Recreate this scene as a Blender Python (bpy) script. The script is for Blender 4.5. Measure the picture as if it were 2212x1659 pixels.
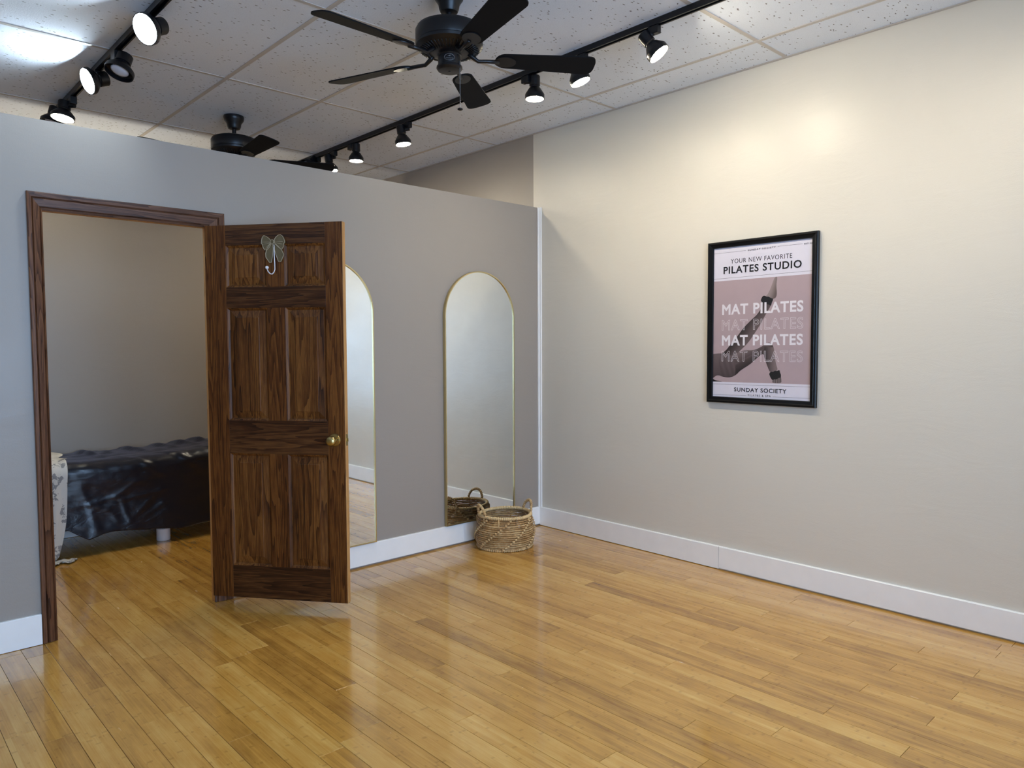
import bpy, bmesh, math, random
from mathutils import Vector, Matrix, noise
PI = math.pi
R = math.radians
random.seed(11)
sc = bpy.context.scene
COL = sc.collection
for o in list(bpy.data.objects):
    bpy.data.objects.remove(o)

# ------------------------------------------------------------------ camera
HC = 3.053            # ceiling height
cam_d = bpy.data.cameras.new('camera')
cam = bpy.data.objects.new('camera', cam_d)
COL.objects.link(cam)
cam_d.sensor_width = 36.0
cam_d.sensor_fit = 'HORIZONTAL'
cam_d.lens = 1582.22 / 2212 * 36.0
cr = Vector((0.7314047575568563, -0.6819304431705332, -0.004236897501295693))
cd = Vector((-0.038565729262714454, -0.03515906068740325, -0.998637334059775))
cf = Vector((0.6808522344456478, 0.7305714962471638, -0.05201464910531464))
m = Matrix((cr, -cd, -cf)).transposed().to_4x4()
m.translation = Vector((-4.07135, -4.05365, 1.41401))
cam.matrix_world = m
cam_d.clip_start = 0.05
sc.camera = cam

# ------------------------------------------------------------------ world, daylight, exposure
SKY = 7.2             # overcast daylight seen through the shop window
LAMP = 355.0           # track lamp bulbs
sc.cycles.caustics_reflective = False
sc.cycles.caustics_refractive = False
sc.view_settings.view_transform = 'Standard'
sc.view_settings.look = 'None'
sc.view_settings.exposure = 0.98
sc.view_settings.gamma = 1.0
sc.view_settings.use_curve_mapping = False
w = bpy.data.worlds.new('world')
sc.world = w
w.use_nodes = True
bg = w.node_tree.nodes['Background']
bg.inputs[0].default_value = (0.42, 0.65, 1.0, 1)
bg.inputs[1].default_value = SKY


def portal(name, loc, rot, sx, sy):
    l = bpy.data.lights.new(name, 'AREA')
    l.shape = 'RECTANGLE'
    l.size, l.size_y = sx, sy
    l.cycles.is_portal = True
    o = bpy.data.objects.new(name, l)
    o.location = loc
    o.rotation_euler = rot
    COL.objects.link(o)
    return o


XL, YR, YF = -5.6, -6.4, 4.6      # left wall, street wall behind the camera, far wall
YB = 2.16                         # back wall of the treatment room
HP = 2.481                        # partition height
WIN = [(-5.3, -3.55), (-3.35, -1.6)]
for k, (a, b) in enumerate(WIN):
    portal('window_portal', ((a + b) / 2, YR - 0.02, 1.5), (R(90), 0, 0), b - a, 2.1)


# ------------------------------------------------------------------ node helpers
class NT:
    def __init__(s, name):
        s.m = bpy.data.materials.new(name)
        s.m.use_nodes = True
        s.t = s.m.node_tree
        s.b = s.t.nodes['Principled BSDF']
        s.out = s.t.nodes['Material Output']

    def n(s, typ, **kw):
        nd = s.t.nodes.new(typ)
        for k, v in kw.items():
            setattr(nd, k, v)
        return nd

    def l(s, a, b):
        s.t.links.new(a, b)

    def set(s, nd, **kw):
        for k, v in kw.items():
            nd.inputs[k.replace('_', ' ')].default_value = v
        return nd

    def coord(s, kind='Object'):
        return s.n('ShaderNodeTexCoord').outputs[kind]

    def mapping(s, vec, scale=(1, 1, 1), loc=(0, 0, 0), rot=(0, 0, 0)):
        mp = s.n('ShaderNodeMapping')
        mp.inputs['Scale'].default_value = scale
        mp.inputs['Location'].default_value = loc
        mp.inputs['Rotation'].default_value = rot
        s.l(vec, mp.inputs['Vector'])
        return mp.outputs['Vector']

    def noise(s, vec, scale, detail=3, rough=0.55, dist=0.0):
        nz = s.n('ShaderNodeTexNoise')
        nz.inputs['Scale'].default_value = scale
        nz.inputs['Detail'].default_value = detail
        nz.inputs['Roughness'].default_value = rough
        nz.inputs['Distortion'].default_value = dist
        s.l(vec, nz.inputs['Vector'])
        return nz.outputs['Fac']

    def ramp(s, fac, stops, interp='LINEAR'):
        r = s.n('ShaderNodeValToRGB')
        r.color_ramp.interpolation = interp
        e = r.color_ramp.elements
        while len(e) < len(stops):
            e.new(0.5)
        for q, (p, c) in zip(e, stops):
            q.position = p
            q.color = c if len(c) == 4 else (*c, 1)
        s.l(fac, r.inputs['Fac'])
        return r.outputs['Color']

    def mix(s, fac, a, b, mode='MIX'):
        mx = s.n('ShaderNodeMix', data_type='RGBA', blend_type=mode)
        for sock, v in ((mx.inputs[0], fac), (mx.inputs[6], a), (mx.inputs[7], b)):
            if isinstance(v, (int, float)):
                sock.default_value = v
            elif isinstance(v, tuple):
                sock.default_value = v if len(v) == 4 else (*v, 1)
            else:
                s.l(v, sock)
        return mx.outputs[2]

    def math(s, op, a, b=0.0, c=0.0):
        md = s.n('ShaderNodeMath', operation=op)
        for i, v in enumerate((a, b, c)):
            if isinstance(v, (int, float)):
                md.inputs[i].default_value = v
            else:
                s.l(v, md.inputs[i])
        return md.outputs[0]

    def bump(s, h, strength=0.3, dist=0.01, prev=None):
        bp = s.n('ShaderNodeBump')
        bp.inputs['Strength'].default_value = strength
        bp.inputs['Distance'].default_value = dist
        s.l(h, bp.inputs['Height'])
        if prev is not None:
            s.l(prev, bp.inputs['Normal'])
        s.l(bp.outputs['Normal'], s.b.inputs['Normal'])
        return bp.outputs['Normal']


def srgb(r, g, b):
    f = lambda v: (v / 12.92 if v <= 0.04045 else ((v + 0.055) / 1.055) ** 2.4)
    return (f(r / 255), f(g / 255), f(b / 255), 1)


def plain(name, col, rough=0.5, metal=0.0, bump=None, spec=0.5, coat=0.0):
    t = NT(name)
    v = t.coord()
    nz = t.noise(v, 9.0, 3)
    dk = tuple(c * 0.9 for c in col[:3]) + (1,)
    t.l(t.mix(nz, dk, col), t.b.inputs['Base Color'])
    t.set(t.b, Roughness=rough, Metallic=metal)
    t.b.inputs['Specular IOR Level'].default_value = spec
    t.b.inputs['Coat Weight'].default_value = coat
    if bump:
        t.bump(t.noise(v, bump[0], 3), bump[1], bump[2])
    return t.m


def wall_paint(name, col, rough=0.36, bumpy=1.0):
    t = NT(name)
    v = t.coord()
    big = t.noise(v, 1.3, 4, 0.6)
    c2 = tuple(c * 0.94 for c in col[:3]) + (1,)
    t.l(t.mix(big, c2, col), t.b.inputs['Base Color'])
    rr = t.ramp(t.noise(v, 2.2, 4), [(0.3, (rough - .03,) * 3), (0.75, (rough + .06,) * 3)])
    t.l(rr, t.b.inputs['Roughness'])
    t.b.inputs['Specular IOR Level'].default_value = 0.34
    # roller stipple, and the smears of old patching compound
    st = t.noise(v, 170.0, 2, 0.5)
    n1 = t.bump(st, 0.16 * bumpy, 0.0025)
    sm = t.noise(t.mapping(v, (1, 1, 3.2)), 2.4, 4, 0.55, 0.6)
    sm = t.math('POWER', sm, 2.0)
    t.bump(sm, 0.13 * bumpy, 0.02, n1)
    return t.m


def wood(name, dark, mid, light, axis='Z', rough=0.38, ring=1.0, scale=1.0):
    """stained softwood with cathedral grain running along one axis of the object"""
    t = NT(name)
    v = t.coord()
    inf = t.n('ShaderNodeObjectInfo')
    off = t.n('ShaderNodeVectorMath', operation='ADD')
    sv = t.n('ShaderNodeVectorMath', operation='SCALE')
    cb = t.n('ShaderNodeCombineXYZ')
    t.l(inf.outputs['Random'], cb.inputs[0])
    t.l(t.math('MULTIPLY', inf.outputs['Random'], 3.7), cb.inputs[1])
    t.l(t.math('MULTIPLY', inf.outputs['Random'], 7.3), cb.inputs[2])
    t.l(cb.outputs[0], sv.inputs[0])
    sv.inputs['Scale'].default_value = 9.0
    t.l(v, off.inputs[0])
    t.l(sv.outputs[0], off.inputs[1])
    s = {'X': (.55, 9, 9), 'Z': (9, 9, .55)}[axis]
    mp = t.mapping(off.outputs[0], tuple(q * scale for q in s))
    warp = t.noise(mp, 1.1, 3, 0.5, 0.2)
    rings = t.math('FRACT', t.math('MULTIPLY', warp, 15.0 * ring))
    rings = t.math('POWER', rings, 2.2)
    fine = t.noise(t.mapping(off.outputs[0], tuple(q * 14 for q in s)), 1.6, 4, 0.6)
    blot = t.noise(mp, 0.55, 4, 0.65)
    f = t.math('ADD', t.math('MULTIPLY', rings, -0.26), t.math('ADD', t.math('MULTIPLY', fine, 0.50), t.math('MULTIPLY', blot, 0.62)))
    c = t.ramp(f, [(0.20, dark), (0.46, mid), (0.72, light)])
    t.l(c, t.b.inputs['Base Color'])
    t.set(t.b, Roughness=rough)
    t.b.inputs['Specular IOR Level'].default_value = 0.22
    t.bump(t.math('ADD', fine, t.math('MULTIPLY', rings, -0.5)), 0.10, 0.002)
    return t.m


def bamboo(name):
    t = NT(name)
    v = t.coord()                              # plank local: x across, y along
    inf = t.n('ShaderNodeObjectInfo')
    rnd = inf.outputs['Random']
    cb = t.n('ShaderNodeCombineXYZ')
    t.l(t.math('MULTIPLY', rnd, 31.0), cb.inputs[0])
    t.l(t.math('MULTIPLY', rnd, 57.0), cb.inputs[1])
    off = t.n('ShaderNodeVectorMath', operation='ADD')
    t.l(v, off.inputs[0])
    t.l(cb.outputs[0], off.inputs[1])
    vo = off.outputs[0]
    # culm strips about 19 mm wide glued side by side
    sx = t.n('ShaderNodeSeparateXYZ')
    t.l(v, sx.inputs[0])
    strip = t.math('FLOOR', t.math('MULTIPLY', sx.outputs[0], 52.0))
    wn = t.n('ShaderNodeTexWhiteNoise', noise_dimensions='2D')
    cs = t.n('ShaderNodeCombineXYZ')
    t.l(strip, cs.inputs[0])
    t.l(t.math('MULTIPLY', rnd, 91.0), cs.inputs[1])
    t.l(cs.outputs[0], wn.inputs['Vector'])
    fib = t.noise(t.mapping(vo, (150, 3.0, 1)), 1.0, 4, 0.62)
    cloud = t.noise(t.mapping(vo, (16, 4.5, 1)), 1.0, 4, 0.6)
    f = t.math('ADD', t.math('ADD', t.math('MULTIPLY', wn.outputs['Value'], 0.13), t.math('MULTIPLY', rnd, 0.25)),
               t.math('ADD', t.math('MULTIPLY', fib, 0.34), t.math('MULTIPLY', cloud, 0.46)))
    c = t.ramp(f, [(0.28, srgb(136, 92, 36)), (0.58, srgb(198, 147, 66)), (0.92, srgb(228, 186, 106))])
    # knuckles: short dark dashes across the strip
    cv = t.n('ShaderNodeCombineXYZ')
    t.l(t.math('ADD', strip, t.math('MULTIPLY', rnd, 77.0)), cv.inputs[0])
    sep2 = t.n('ShaderNodeSeparateXYZ')
    t.l(vo, sep2.inputs[0])
    yy = t.math('ADD', t.math('MULTIPLY', sep2.outputs[1], 4.3), t.math('MULTIPLY', wn.outputs['Value'], 9.0))
    wob = t.math('MULTIPLY', t.noise(t.mapping(vo, (60, 60, 1)), 1.0, 2), 0.05)
    fr = t.math('FRACT', t.math('ADD', yy, wob))
    band = t.math('SUBTRACT', 1.0, t.math('MULTIPLY', t.math('ABSOLUTE', t.math('SUBTRACT', fr, 0.5)), 26.0))
    band = t.math('MAXIMUM', band, 0.0)
    pick = t.math('GREATER_THAN', t.noise(t.mapping(vo, (52, 4.5, 1)), 1.0, 1), 0.47)
    band = t.math('MULTIPLY', t.math('MULTIPLY', band, pick), 0.30)
    c = t.mix(band, c, srgb(108, 66, 26))
    t.l(c, t.b.inputs['Base Color'])
    w2 = t.n('ShaderNodeTexCoord')
    rr = t.ramp(t.noise(t.mapping(vo, (9, 2.5, 1)), 1.0, 4), [(0.3, (0.18,) * 3), (0.8, (0.30,) * 3)])
    t.l(rr, t.b.inputs['Roughness'])
    t.b.inputs['Specular IOR Level'].default_value = 0.6
    t.b.inputs['Coat Weight'].default_value = 0.6
    t.b.inputs['Coat Roughness'].default_value = 0.08
    t.b.inputs['Coat IOR'].default_value = 1.6
    return t.m


def tile_mat(name):
    t = NT(name)
    inf = t.n('ShaderNodeObjectInfo')
    v = t.coord()
    cb = t.n('ShaderNodeCombineXYZ')
    t.l(t.math('MULTIPLY', inf.outputs['Random'], 41.0), cb.inputs[0])
    t.l(t.math('MULTIPLY', inf.outputs['Random'], 23.0), cb.inputs[1])
    off = t.n('ShaderNodeVectorMath', operation='ADD')
    t.l(v, off.inputs[0])
    t.l(cb.outputs[0], off.inputs[1])
    vo = off.outputs[0]
    # fissures: short worm marks, and fine pinholes
    wx = t.n('ShaderNodeTexVoronoi', feature='F1')
    wx.inputs['Scale'].default_value = 1.0
    wx.inputs['Randomness'].default_value = 1.0
    jig = t.n('ShaderNodeTexNoise')
    jig.inputs['Scale'].default_value = 18.0
    t.l(vo, jig.inputs['Vector'])
    jv = t.n('ShaderNodeVectorMath', operation='SCALE')
    jv.inputs['Scale'].default_value = 0.03
    t.l(jig.outputs['Color'], jv.inputs[0])
    av = t.n('ShaderNodeVectorMath', operation='ADD')
    t.l(vo, av.inputs[0])
    t.l(jv.outputs[0], av.inputs[1])
    mp = t.mapping(av.outputs[0], (21, 50, 1), rot=(0, 0, 0.5))
    t.l(mp, wx.inputs['Vector'])
    fis = t.math('LESS_THAN', wx.outputs['Distance'], 0.155)
    pv = t.n('ShaderNodeTexVoronoi', feature='F1')
    pv.inputs['Scale'].default_value = 210.0
    t.l(vo, pv.inputs['Vector'])
    pin = t.math('LESS_THAN', pv.outputs['Distance'], 0.16)
    hole = t.math('MAXIMUM', fis, t.math('MULTIPLY', pin, 0.45))
    base = t.mix(t.noise(vo, 1.7, 3), srgb(220, 227, 238), srgb(230, 237, 247))
    c = t.mix(t.math('MULTIPLY', hole, 0.80), base, srgb(70, 62, 58))
    t.l(c, t.b.inputs['Base Color'])
    t.set(t.b, Roughness=0.75)
    h = t.math('SUBTRACT', t.math('MULTIPLY', t.noise(vo, 130, 3, 0.6), 0.9), hole)
    t.bump(h, 0.45, 0.003)
    return t.m


def emit(name, col, strength):
    t = NT(name)
    t.b.inputs['Base Color'].default_value = (0.9, 0.9, 0.9, 1)
    t.b.inputs['Emission Color'].default_value = col
    t.b.inputs['Emission Strength'].default_value = strength
    t.set(t.b, Roughness=0.4)
    return t.m


M = {}
M['wall_light'] = wall_paint('cream_wall_paint', srgb(214, 208, 196), 0.33)
M['wall_taupe'] = wall_paint('taupe_wall_paint', srgb(158, 149, 140), 0.36, 0.8)
M['trim_white'] = plain('white_trim_paint', srgb(246, 245, 243), 0.35, bump=(60, 0.05, 0.003))
M['tile'] = tile_mat('mineral_ceiling_tile')
M['grid'] = plain('ceiling_grid_metal', srgb(196, 190, 184), 0.45)
M['plenum'] = plain('dark_void', srgb(30, 28, 27), 0.9)
M['bamboo'] = bamboo('bamboo_plank')
M['subfloor'] = plain('dark_joint', srgb(30, 16, 8), 0.9)
DK, MD, LT = srgb(36, 16, 6), srgb(84, 46, 18), srgb(126, 78, 34)
M['wood_v'] = wood('walnut_stain_upright', DK, MD, LT, 'Z')
M['wood_h'] = wood('walnut_stain_rail', srgb(28, 13, 6), srgb(62, 34, 16), srgb(102, 64, 32), 'X')
M['wood_p'] = wood('walnut_stain_panel', srgb(40, 19, 7), srgb(92, 53, 22), srgb(138, 90, 42), 'Z', scale=0.8)
M['wood_casing_v'] = wood('stained_casing_upright', srgb(46, 26, 16), srgb(92, 58, 38), srgb(126, 86, 58), 'Z')
M['wood_casing_h'] = wood('stained_casing_head', srgb(42, 26, 20), srgb(86, 58, 44), srgb(122, 88, 68), 'X')
M['wood_raw'] = wood('unstained_pine_edge', srgb(150, 104, 58), srgb(186, 140, 86), srgb(206, 164, 110), 'Z', 0.5)
M['black_metal'] = plain('black_enamel', srgb(11, 11, 15), 0.36, 0.0, spec=0.42)
M['black_blade'] = plain('black_blade_finish', srgb(17, 17, 19), 0.75, spec=0.15)
M['black_frame'] = plain('black_frame_lacquer', srgb(9, 9, 10), 0.34, spec=0.3)
M['brass'] = plain('satin_brass', srgb(190, 166, 108), 0.28, 1.0)
M['gold'] = plain('gold_mirror_edge', srgb(214, 194, 142), 0.32, 1.0)
M['mirror'] = plain('mirror_silver', (0.86, 0.885, 0.86, 1), 0.015, 1.0)
M['bow'] = plain('carved_grey_bow', srgb(104, 88, 58), 0.55, bump=(30, 0.2, 0.003))
M['bow_line'] = plain('pale_bow_edge', srgb(182, 164, 134), 0.5)
M['white_metal'] = plain('white_enamel', srgb(235, 232, 235), 0.3)
M['bulb_off'] = plain('frosted_bulb', srgb(205, 208, 220), 0.25)
M['bulb_on'] = emit('lit_bulb', (1.0, 0.885, 0.68, 1), LAMP)
M['bulb_dim'] = emit('lit_bulb_dim', (1.0, 0.885, 0.68, 1), LAMP * 0.55)
M['bulb_cool'] = emit('lit_bulb_cool', (0.72, 0.88, 1.0, 1), LAMP * 0.52)
M['bulb_warm'] = emit('lit_bulb_warm', (1.0, 0.88, 0.62, 1), LAMP * 0.42)
M['silver'] = plain('badge_silver', srgb(150, 152, 156), 0.35, 0.8)


# ------------------------------------------------------------------ mesh helpers
class MB:
    def __init__(s):
        s.v, s.f, s.sm = [], [], []

    def add(s, vs, fs, M4=None, smooth=False):
        b = len(s.v)
        for q in vs:
            q = Vector(q)
            s.v.append(tuple(M4 @ q) if M4 else tuple(q))
        for f in fs:
            s.f.append([b + i for i in f])
            s.sm.append(smooth)
        return s

    def box(s, x0, x1, y0, y1, z0, z1, M4=None):
        return s.add([(x0, y0, z0), (x1, y0, z0), (x1, y1, z0), (x0, y1, z0), (x0, y0, z1), (x1, y0, z1), (x1, y1, z1), (x0, y1, z1)],
                     [(0, 3, 2, 1), (4, 5, 6, 7), (0, 1, 5, 4), (1, 2, 6, 5), (2, 3, 7, 6), (3, 0, 4, 7)], M4)

    def frustum(s, a, b, M4=None):
        """a, b: two equal rectangles or polygons (lists of points), capped"""
        n = len(a)
        fs = [tuple(range(n))[::-1], tuple(range(n, 2 * n))]
        fs += [(i, (i + 1) % n, n + (i + 1) % n, n + i) for i in range(n)]
        return s.add(list(a) + list(b), fs, M4)

    def lathe(s, prof, seg=32, M4=None, smooth=True, caps=True):
        vs, fs = [], []
        for r, z in prof:
            for k in range(seg):
                t = 2 * PI * k / seg
                vs.append((r * math.cos(t), r * math.sin(t), z))
        for i in range(len(prof) - 1):
            for k in range(seg):
                k2 = (k + 1) % seg
                fs.append((i * seg + k, i * seg + k2, (i + 1) * seg + k2, (i + 1) * seg + k))
        if caps:
            fs.append(tuple(range(seg))[::-1])
            fs.append(tuple((len(prof) - 1) * seg + k for k in range(seg)))
        return s.add(vs, fs, M4, smooth)

    def tube(s, pts, rad, seg=10, closed=False, smooth=True):
        pts = [Vector(q) for q in pts]
        n = len(pts)
        rads = rad if isinstance(rad, (list, tuple)) else [rad] * n
        vs, fs = [], []
        up = Vector((0.12, 0.31, 0.94)).normalized()
        pu = None
        for i, q in enumerate(pts):
            a = pts[(i - 1) % n] if (closed or i > 0) else pts[i]
            b = pts[(i + 1) % n] if (closed or i < n - 1) else pts[i]
            d = (b - a).normalized()
            if pu is None:
                u = up - d * up.dot(d)
            else:
                u = pu - d * pu.dot(d)
            u.normalize()
            pu = u
            v = d.cross(u)
            for k in range(seg):
                t = 2 * PI * k / seg
                vs.append(q + (u * math.cos(t) + v * math.sin(t)) * rads[i])
        for i in range(n if closed else n - 1):
            j = (i + 1) % n
            for k in range(seg):
                k2 = (k + 1) % seg
                fs.append((i * seg + k, i * seg + k2, j * seg + k2, j * seg + k))
        if not closed:
            fs.append(tuple(range(seg))[::-1])
            fs.append(tuple((n - 1) * seg + k for k in range(seg)))
        return s.add(vs, fs, None, smooth)

    def prism(s, pts, z0, z1, M4=None):
        n = len(pts)
        vs = [(x, y, z0) for x, y in pts] + [(x, y, z1) for x, y in pts]
        fs = [tuple(range(n))[::-1], tuple(range(n, 2 * n))]
        fs += [(i, (i + 1) % n, n + (i + 1) % n, n + i) for i in range(n)]
        return s.add(vs, fs, M4)

    def mesh(s, name, mats):
        me = bpy.data.meshes.new(name)
        me.from_pydata(s.v, [], s.f)
        me.polygons.foreach_set('use_smooth', s.sm)
        for q in (mats if isinstance(mats, (list, tuple)) else [mats]):
            me.materials.append(q)
        me.update()
        return me

    def build(s, name, mats, parent=None, loc=None, bevel=0.0, kind=None, auto=False, fix=False):
        me = s.mesh(name, mats)
        if fix or bevel:
            bm = bmesh.new()
            bm.from_mesh(me)
            bmesh.ops.recalc_face_normals(bm, faces=bm.faces)
            bm.to_mesh(me)
            bm.free()
        o = bpy.data.objects.new(name, me)
        COL.objects.link(o)
        if parent is not None:
            o.parent = parent
        if loc is not None:
            o.location = loc
        if bevel:
            b = o.modifiers.new('bevel', 'BEVEL')
            b.width = bevel
            b.segments = 2
            b.limit_method = 'ANGLE'
            b.angle_limit = R(40)
        if auto:
            sharp_edges(me, 35)
        if kind:
            o['kind'] = kind
        return o


def sharp_edges(me, deg):
    bm = bmesh.new()
    bm.from_mesh(me)
    lim = R(deg)
    for e in bm.edges:
        if len(e.link_faces) == 2 and e.calc_face_angle(0) > lim:
            e.smooth = False
    bm.to_mesh(me)
    bm.free()


def empty(name, loc=(0, 0, 0), rz=0.0, label=None, cat=None, group=None, kind=None):
    o = bpy.data.objects.new(name, None)
    o.empty_display_size = 0.05
    o.location = loc
    o.rotation_euler = (0, 0, rz)
    COL.objects.link(o)
    return tag(o, label, cat, group, kind)


def tag(o, label=None, cat=None, group=None, kind=None):
    for k, v in (('label', label), ('category', cat), ('group', group), ('kind', kind)):
        if v:
            o[k] = v
    return o


def align(p, d, roll=Vector((0, 0, 1))):
    """matrix at p whose local +Z runs along d"""
    d = Vector(d).normalized()
    q = d.to_track_quat('Z', 'Y')
    mm = q.to_matrix().to_4x4()
    mm.translation = Vector(p)
    return mm


# ================================================================== SETTING
# ---- floor: dark sub-floor with separate bamboo planks
floor = MB().box(XL - .1, 0.1, YR - .1, YF + .1, -0.06, -0.012).build('floor', M['subfloor'])
tag(floor, kind='structure')
PW, PL, X0 = 0.0967, 0.97, -3.66
JOINT = {1: -1.04, 4: -1.14, 6: -1.49, 8: -1.80, 10: -1.74, 11: -1.40, 12: -1.56, 13: -1.94, 14: -1.70, 15: -2.48, 16: -2.17,
         17: -2.73, 18: -1.97, 19: -2.55, 20: -2.19, 21: -2.80, 22: -2.55, 23: -3.17, 24: -2.86, 25: -2.55, 26: -3.16,
         27: -2.88, 28: -2.55, 29: -3.16, 30: -2.89, 31: -2.55, 32: -3.16, 33: -2.91, 34: -2.55, 35: -3.17, 36: -2.18}


def plank_bm(mb, w_, l_, x=0, y=0):
    g, e, t = 0.0007, 0.0007, 0.012
    a = [(x + g, y + g, -t), (x + w_ - g, y + g, -t), (x + w_ - g, y + l_ - g, -t), (x + g, y + l_ - g, -t)]
    b = [(q[0], q[1], -e) for q in a]
    c = [(x + g + e, y + g + e, 0), (x + w_ - g - e, y + g + e, 0), (x + w_ - g - e, y + l_ - g - e, 0), (x + g + e, y + l_ - g - e, 0)]
    fs = [(8, 9, 10, 11)]
    for k in range(4):
        k2 = (k + 1) % 4
        fs += [(k, k2, 4 + k2, 4 + k), (4 + k, 4 + k2, 8 + k2, 8 + k)]
    mb.add(a + b + c, fs)
    return mb


plank_mesh = {}
rest = MB()
n_pl = 0
cam_p = cam.matrix_world.translation


def in_view(x, y):
    d = Vector((x, y, 0)) - cam_p
    z = d.dot(cf)
    if z < 0.2:
        return False
    px = 1106 + 1582 * d.dot(cr) / z
    py = 829 + 1582 * d.dot(cd) / z
    return -60 < px < 2280 and py < 1720


k = math.floor((XL - X0) / PW)
while X0 + k * PW < -0.001:
    x = X0 + k * PW
    ww = min(PW, -x)
    if k in JOINT:
        ph = JOINT[k]
    else:
        ph = (-2.55, -3.16, -2.88)[k % 3] + random.uniform(-.12, .12) if k > 18 else random.uniform(0, PL)
    y = ph - PL * math.ceil((ph - YR) / PL)
    while y < YF:
        ya, yb = max(y, YR), min(y + PL, YF)
        vis = any(in_view(xx, yy) for xx in (x, x + ww) for yy in (ya, (ya + yb) / 2, yb))
        # only what lies in front of the partition, or shows through the doorway
        if ya > 0.02 and not (-3.5 < x < -1.55 and ya < YB):
            vis = False
        if vis:
            key = (round(ww, 4), round(yb - ya, 3))
            if key not in plank_mesh:
                plank_mesh[key] = plank_bm(MB(), ww, yb - ya).mesh('plank', M['bamboo'])
            o = bpy.data.objects.new('plank', plank_mesh[key])
            o.location = (x, ya, random.uniform(-0.0004, 0.0))
            o.parent = floor
            COL.objects.link(o)
            n_pl += 1
        elif yb - ya > 0.02:
            plank_bm(rest, ww, yb - ya, x, ya)
        y += PL
    k += 1
rest.build('plank_field', M['bamboo'], floor, kind='stuff')
print('planks', n_pl)

# ---- ceiling: 2 x 4 ft lay-in tiles in a T grid
ceil = MB().box(XL - .1, 0.1, YR - .1, YF + .1, HC + 0.10, HC + 0.16).build('ceiling', M['plenum'])
tag(ceil, kind='structure')
GX = [-0.332 - 0.6325 * k for k in range(-1, 9)]
GY = [1.71 + 1.237 * k for k in range(-7, 4)]
tile_m = {}
for i in range(len(GX) - 1):
    for j in range(len(GY) - 1):
        xa, xb = max(GX[i + 1], XL), min(GX[i], 0.0)
        ya, yb = max(GY[j], YR), min(GY[j + 1], YF)
        if xb - xa < .05 or yb - ya < .05:
            continue
        g = 0.004
        key = (round(xb - xa, 3), round(yb - ya, 3))
        if key not in tile_m:
            a, b = key
            mb = MB()
            e = 0.004
            mb.frustum([(g + e, g + e, 0), (a - g - e, g + e, 0), (a - g - e, b - g - e, 0), (g + e, b - g - e, 0)],
                       [(g, g, 0.016), (a - g, g, 0.016), (a - g, b - g, 0.016), (g, b - g, 0.016)])
            tile_m[key] = mb.mesh('ceiling_tile', M['tile'])
        o = bpy.data.objects.new('ceiling_tile', tile_m[key])
        o.parent = ceil
        o.location = (xa, ya, HC + 0.001 + random.uniform(0, 0.002))
        COL.objects.link(o)
for gx in GX:
    if XL < gx < 0:
        MB().box(gx - 0.012, gx + 0.012, YR, YF, HC - 0.0015, HC + 0.030).build('grid_runner', M['grid'], ceil, bevel=0.0)
for gy in GY:
    if YR < gy < YF:
        xs = [q for q in GX if XL < q < 0]
        segs = [0.0] + xs + [XL]
        for a, b in zip(segs[:-1], segs[1:]):
            MB().box(b + 0.0125, a - 0.0125 if a < 0 else a, gy - 0.012, gy + 0.012, HC - 0.001, HC + 0.028).build('grid_cross_bar', M['grid'], ceil)
t1 = MB().box(-0.022, -0.0005, YR, YF, HC - 0.003, HC + 0.0).build('trim_1', M['grid'])
tag(t1, kind='structure')

# ---- walls
wr = MB()
wr.box(0, 0.12, YR, 0.06, 0, HC)
wr.box(0, 0.12, 0.06, YF, 0, HC)
wall_right = wr.build('wall_right', [M['wall_light'], M['wall_taupe']])
for i, p in enumerate(wall_right.data.polygons):
    p.material_index = 0 if i < 6 else 1
tag(wall_right, kind='structure')
PT = 0.055
DX0, DX1, DZ = -3.318, -2.552, 2.060          # door opening
wp = MB()
wp.box(XL, DX0 - .018, 0, PT, 0, HP)
wp.box(DX1 + .018, 0, 0, PT, 0, HP)
wp.box(DX0 - .018, DX1 + .018, 0, PT, DZ + .018, HP)
tag(wp.build('wall_partition', M['wall_taupe']), kind='structure')
tag(MB().box(XL, 0, YB, YB + .12, 0, HP).build('wall_back', M['wall_taupe']), kind='structure')
tag(MB().box(XL - .12, XL, YR, YF, 0, HC).build('wall_left', M['wall_taupe']), kind='structure')
tag(MB().box(XL, 0, YF, YF + .12, 0, HC).build('wall_far', M['wall_light']), kind='structure')
ws = MB()
ws.box(XL, WIN[0][0], YR - .12, YR, 0, HC)
ws.box(WIN[0][1], WIN[1][0], YR - .12, YR, 0, HC)
ws.box(WIN[1][1], 0, YR - .12, YR, 0, HC)
for a, b in WIN:
    ws.box(a, b, YR - .12, YR, 0, 0.45)
    ws.box(a, b, YR - .12, YR, 2.55, HC)
tag(ws.build('wall_rear', M['wall_light']), kind='structure')
g = NT('window_glass')
tr = g.n('ShaderNodeBsdfTransparent')
gl = g.n('ShaderNodeBsdfGlossy')
gl.inputs['Roughness'].default_value = 0.02
fr = g.n('ShaderNodeFresnel')
fr.inputs[0].default_value = 1.3
mx = g.n('ShaderNodeMixShader')
g.l(fr.outputs[0], mx.inputs[0])
g.l(tr.outputs[0], mx.inputs[1])
g.l(gl.outputs[0], mx.inputs[2])
g.l(mx.outputs[0], g.out.inputs['Surface'])
for i, (a, b) in enumerate(WIN):
    f = MB()
    f.box(a, a + .05, YR - .09, YR - .03, .45, 2.55).box(b - .05, b, YR - .09, YR - .03, .45, 2.55)
    f.box(a + .05, b - .05, YR - .09, YR - .03, .45, .50).box(a + .05, b - .05, YR - .09, YR - .03, 2.50, 2.55)
    wo = tag(f.build('window_%d' % (i + 1), M['trim_white']), kind='structure')
    MB().box(a + .05, b - .05, YR - .063, YR - .057, .50, 2.50).build('pane', g.m, wo)

# ---- baseboards and corner trim
BH = 0.147


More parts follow.
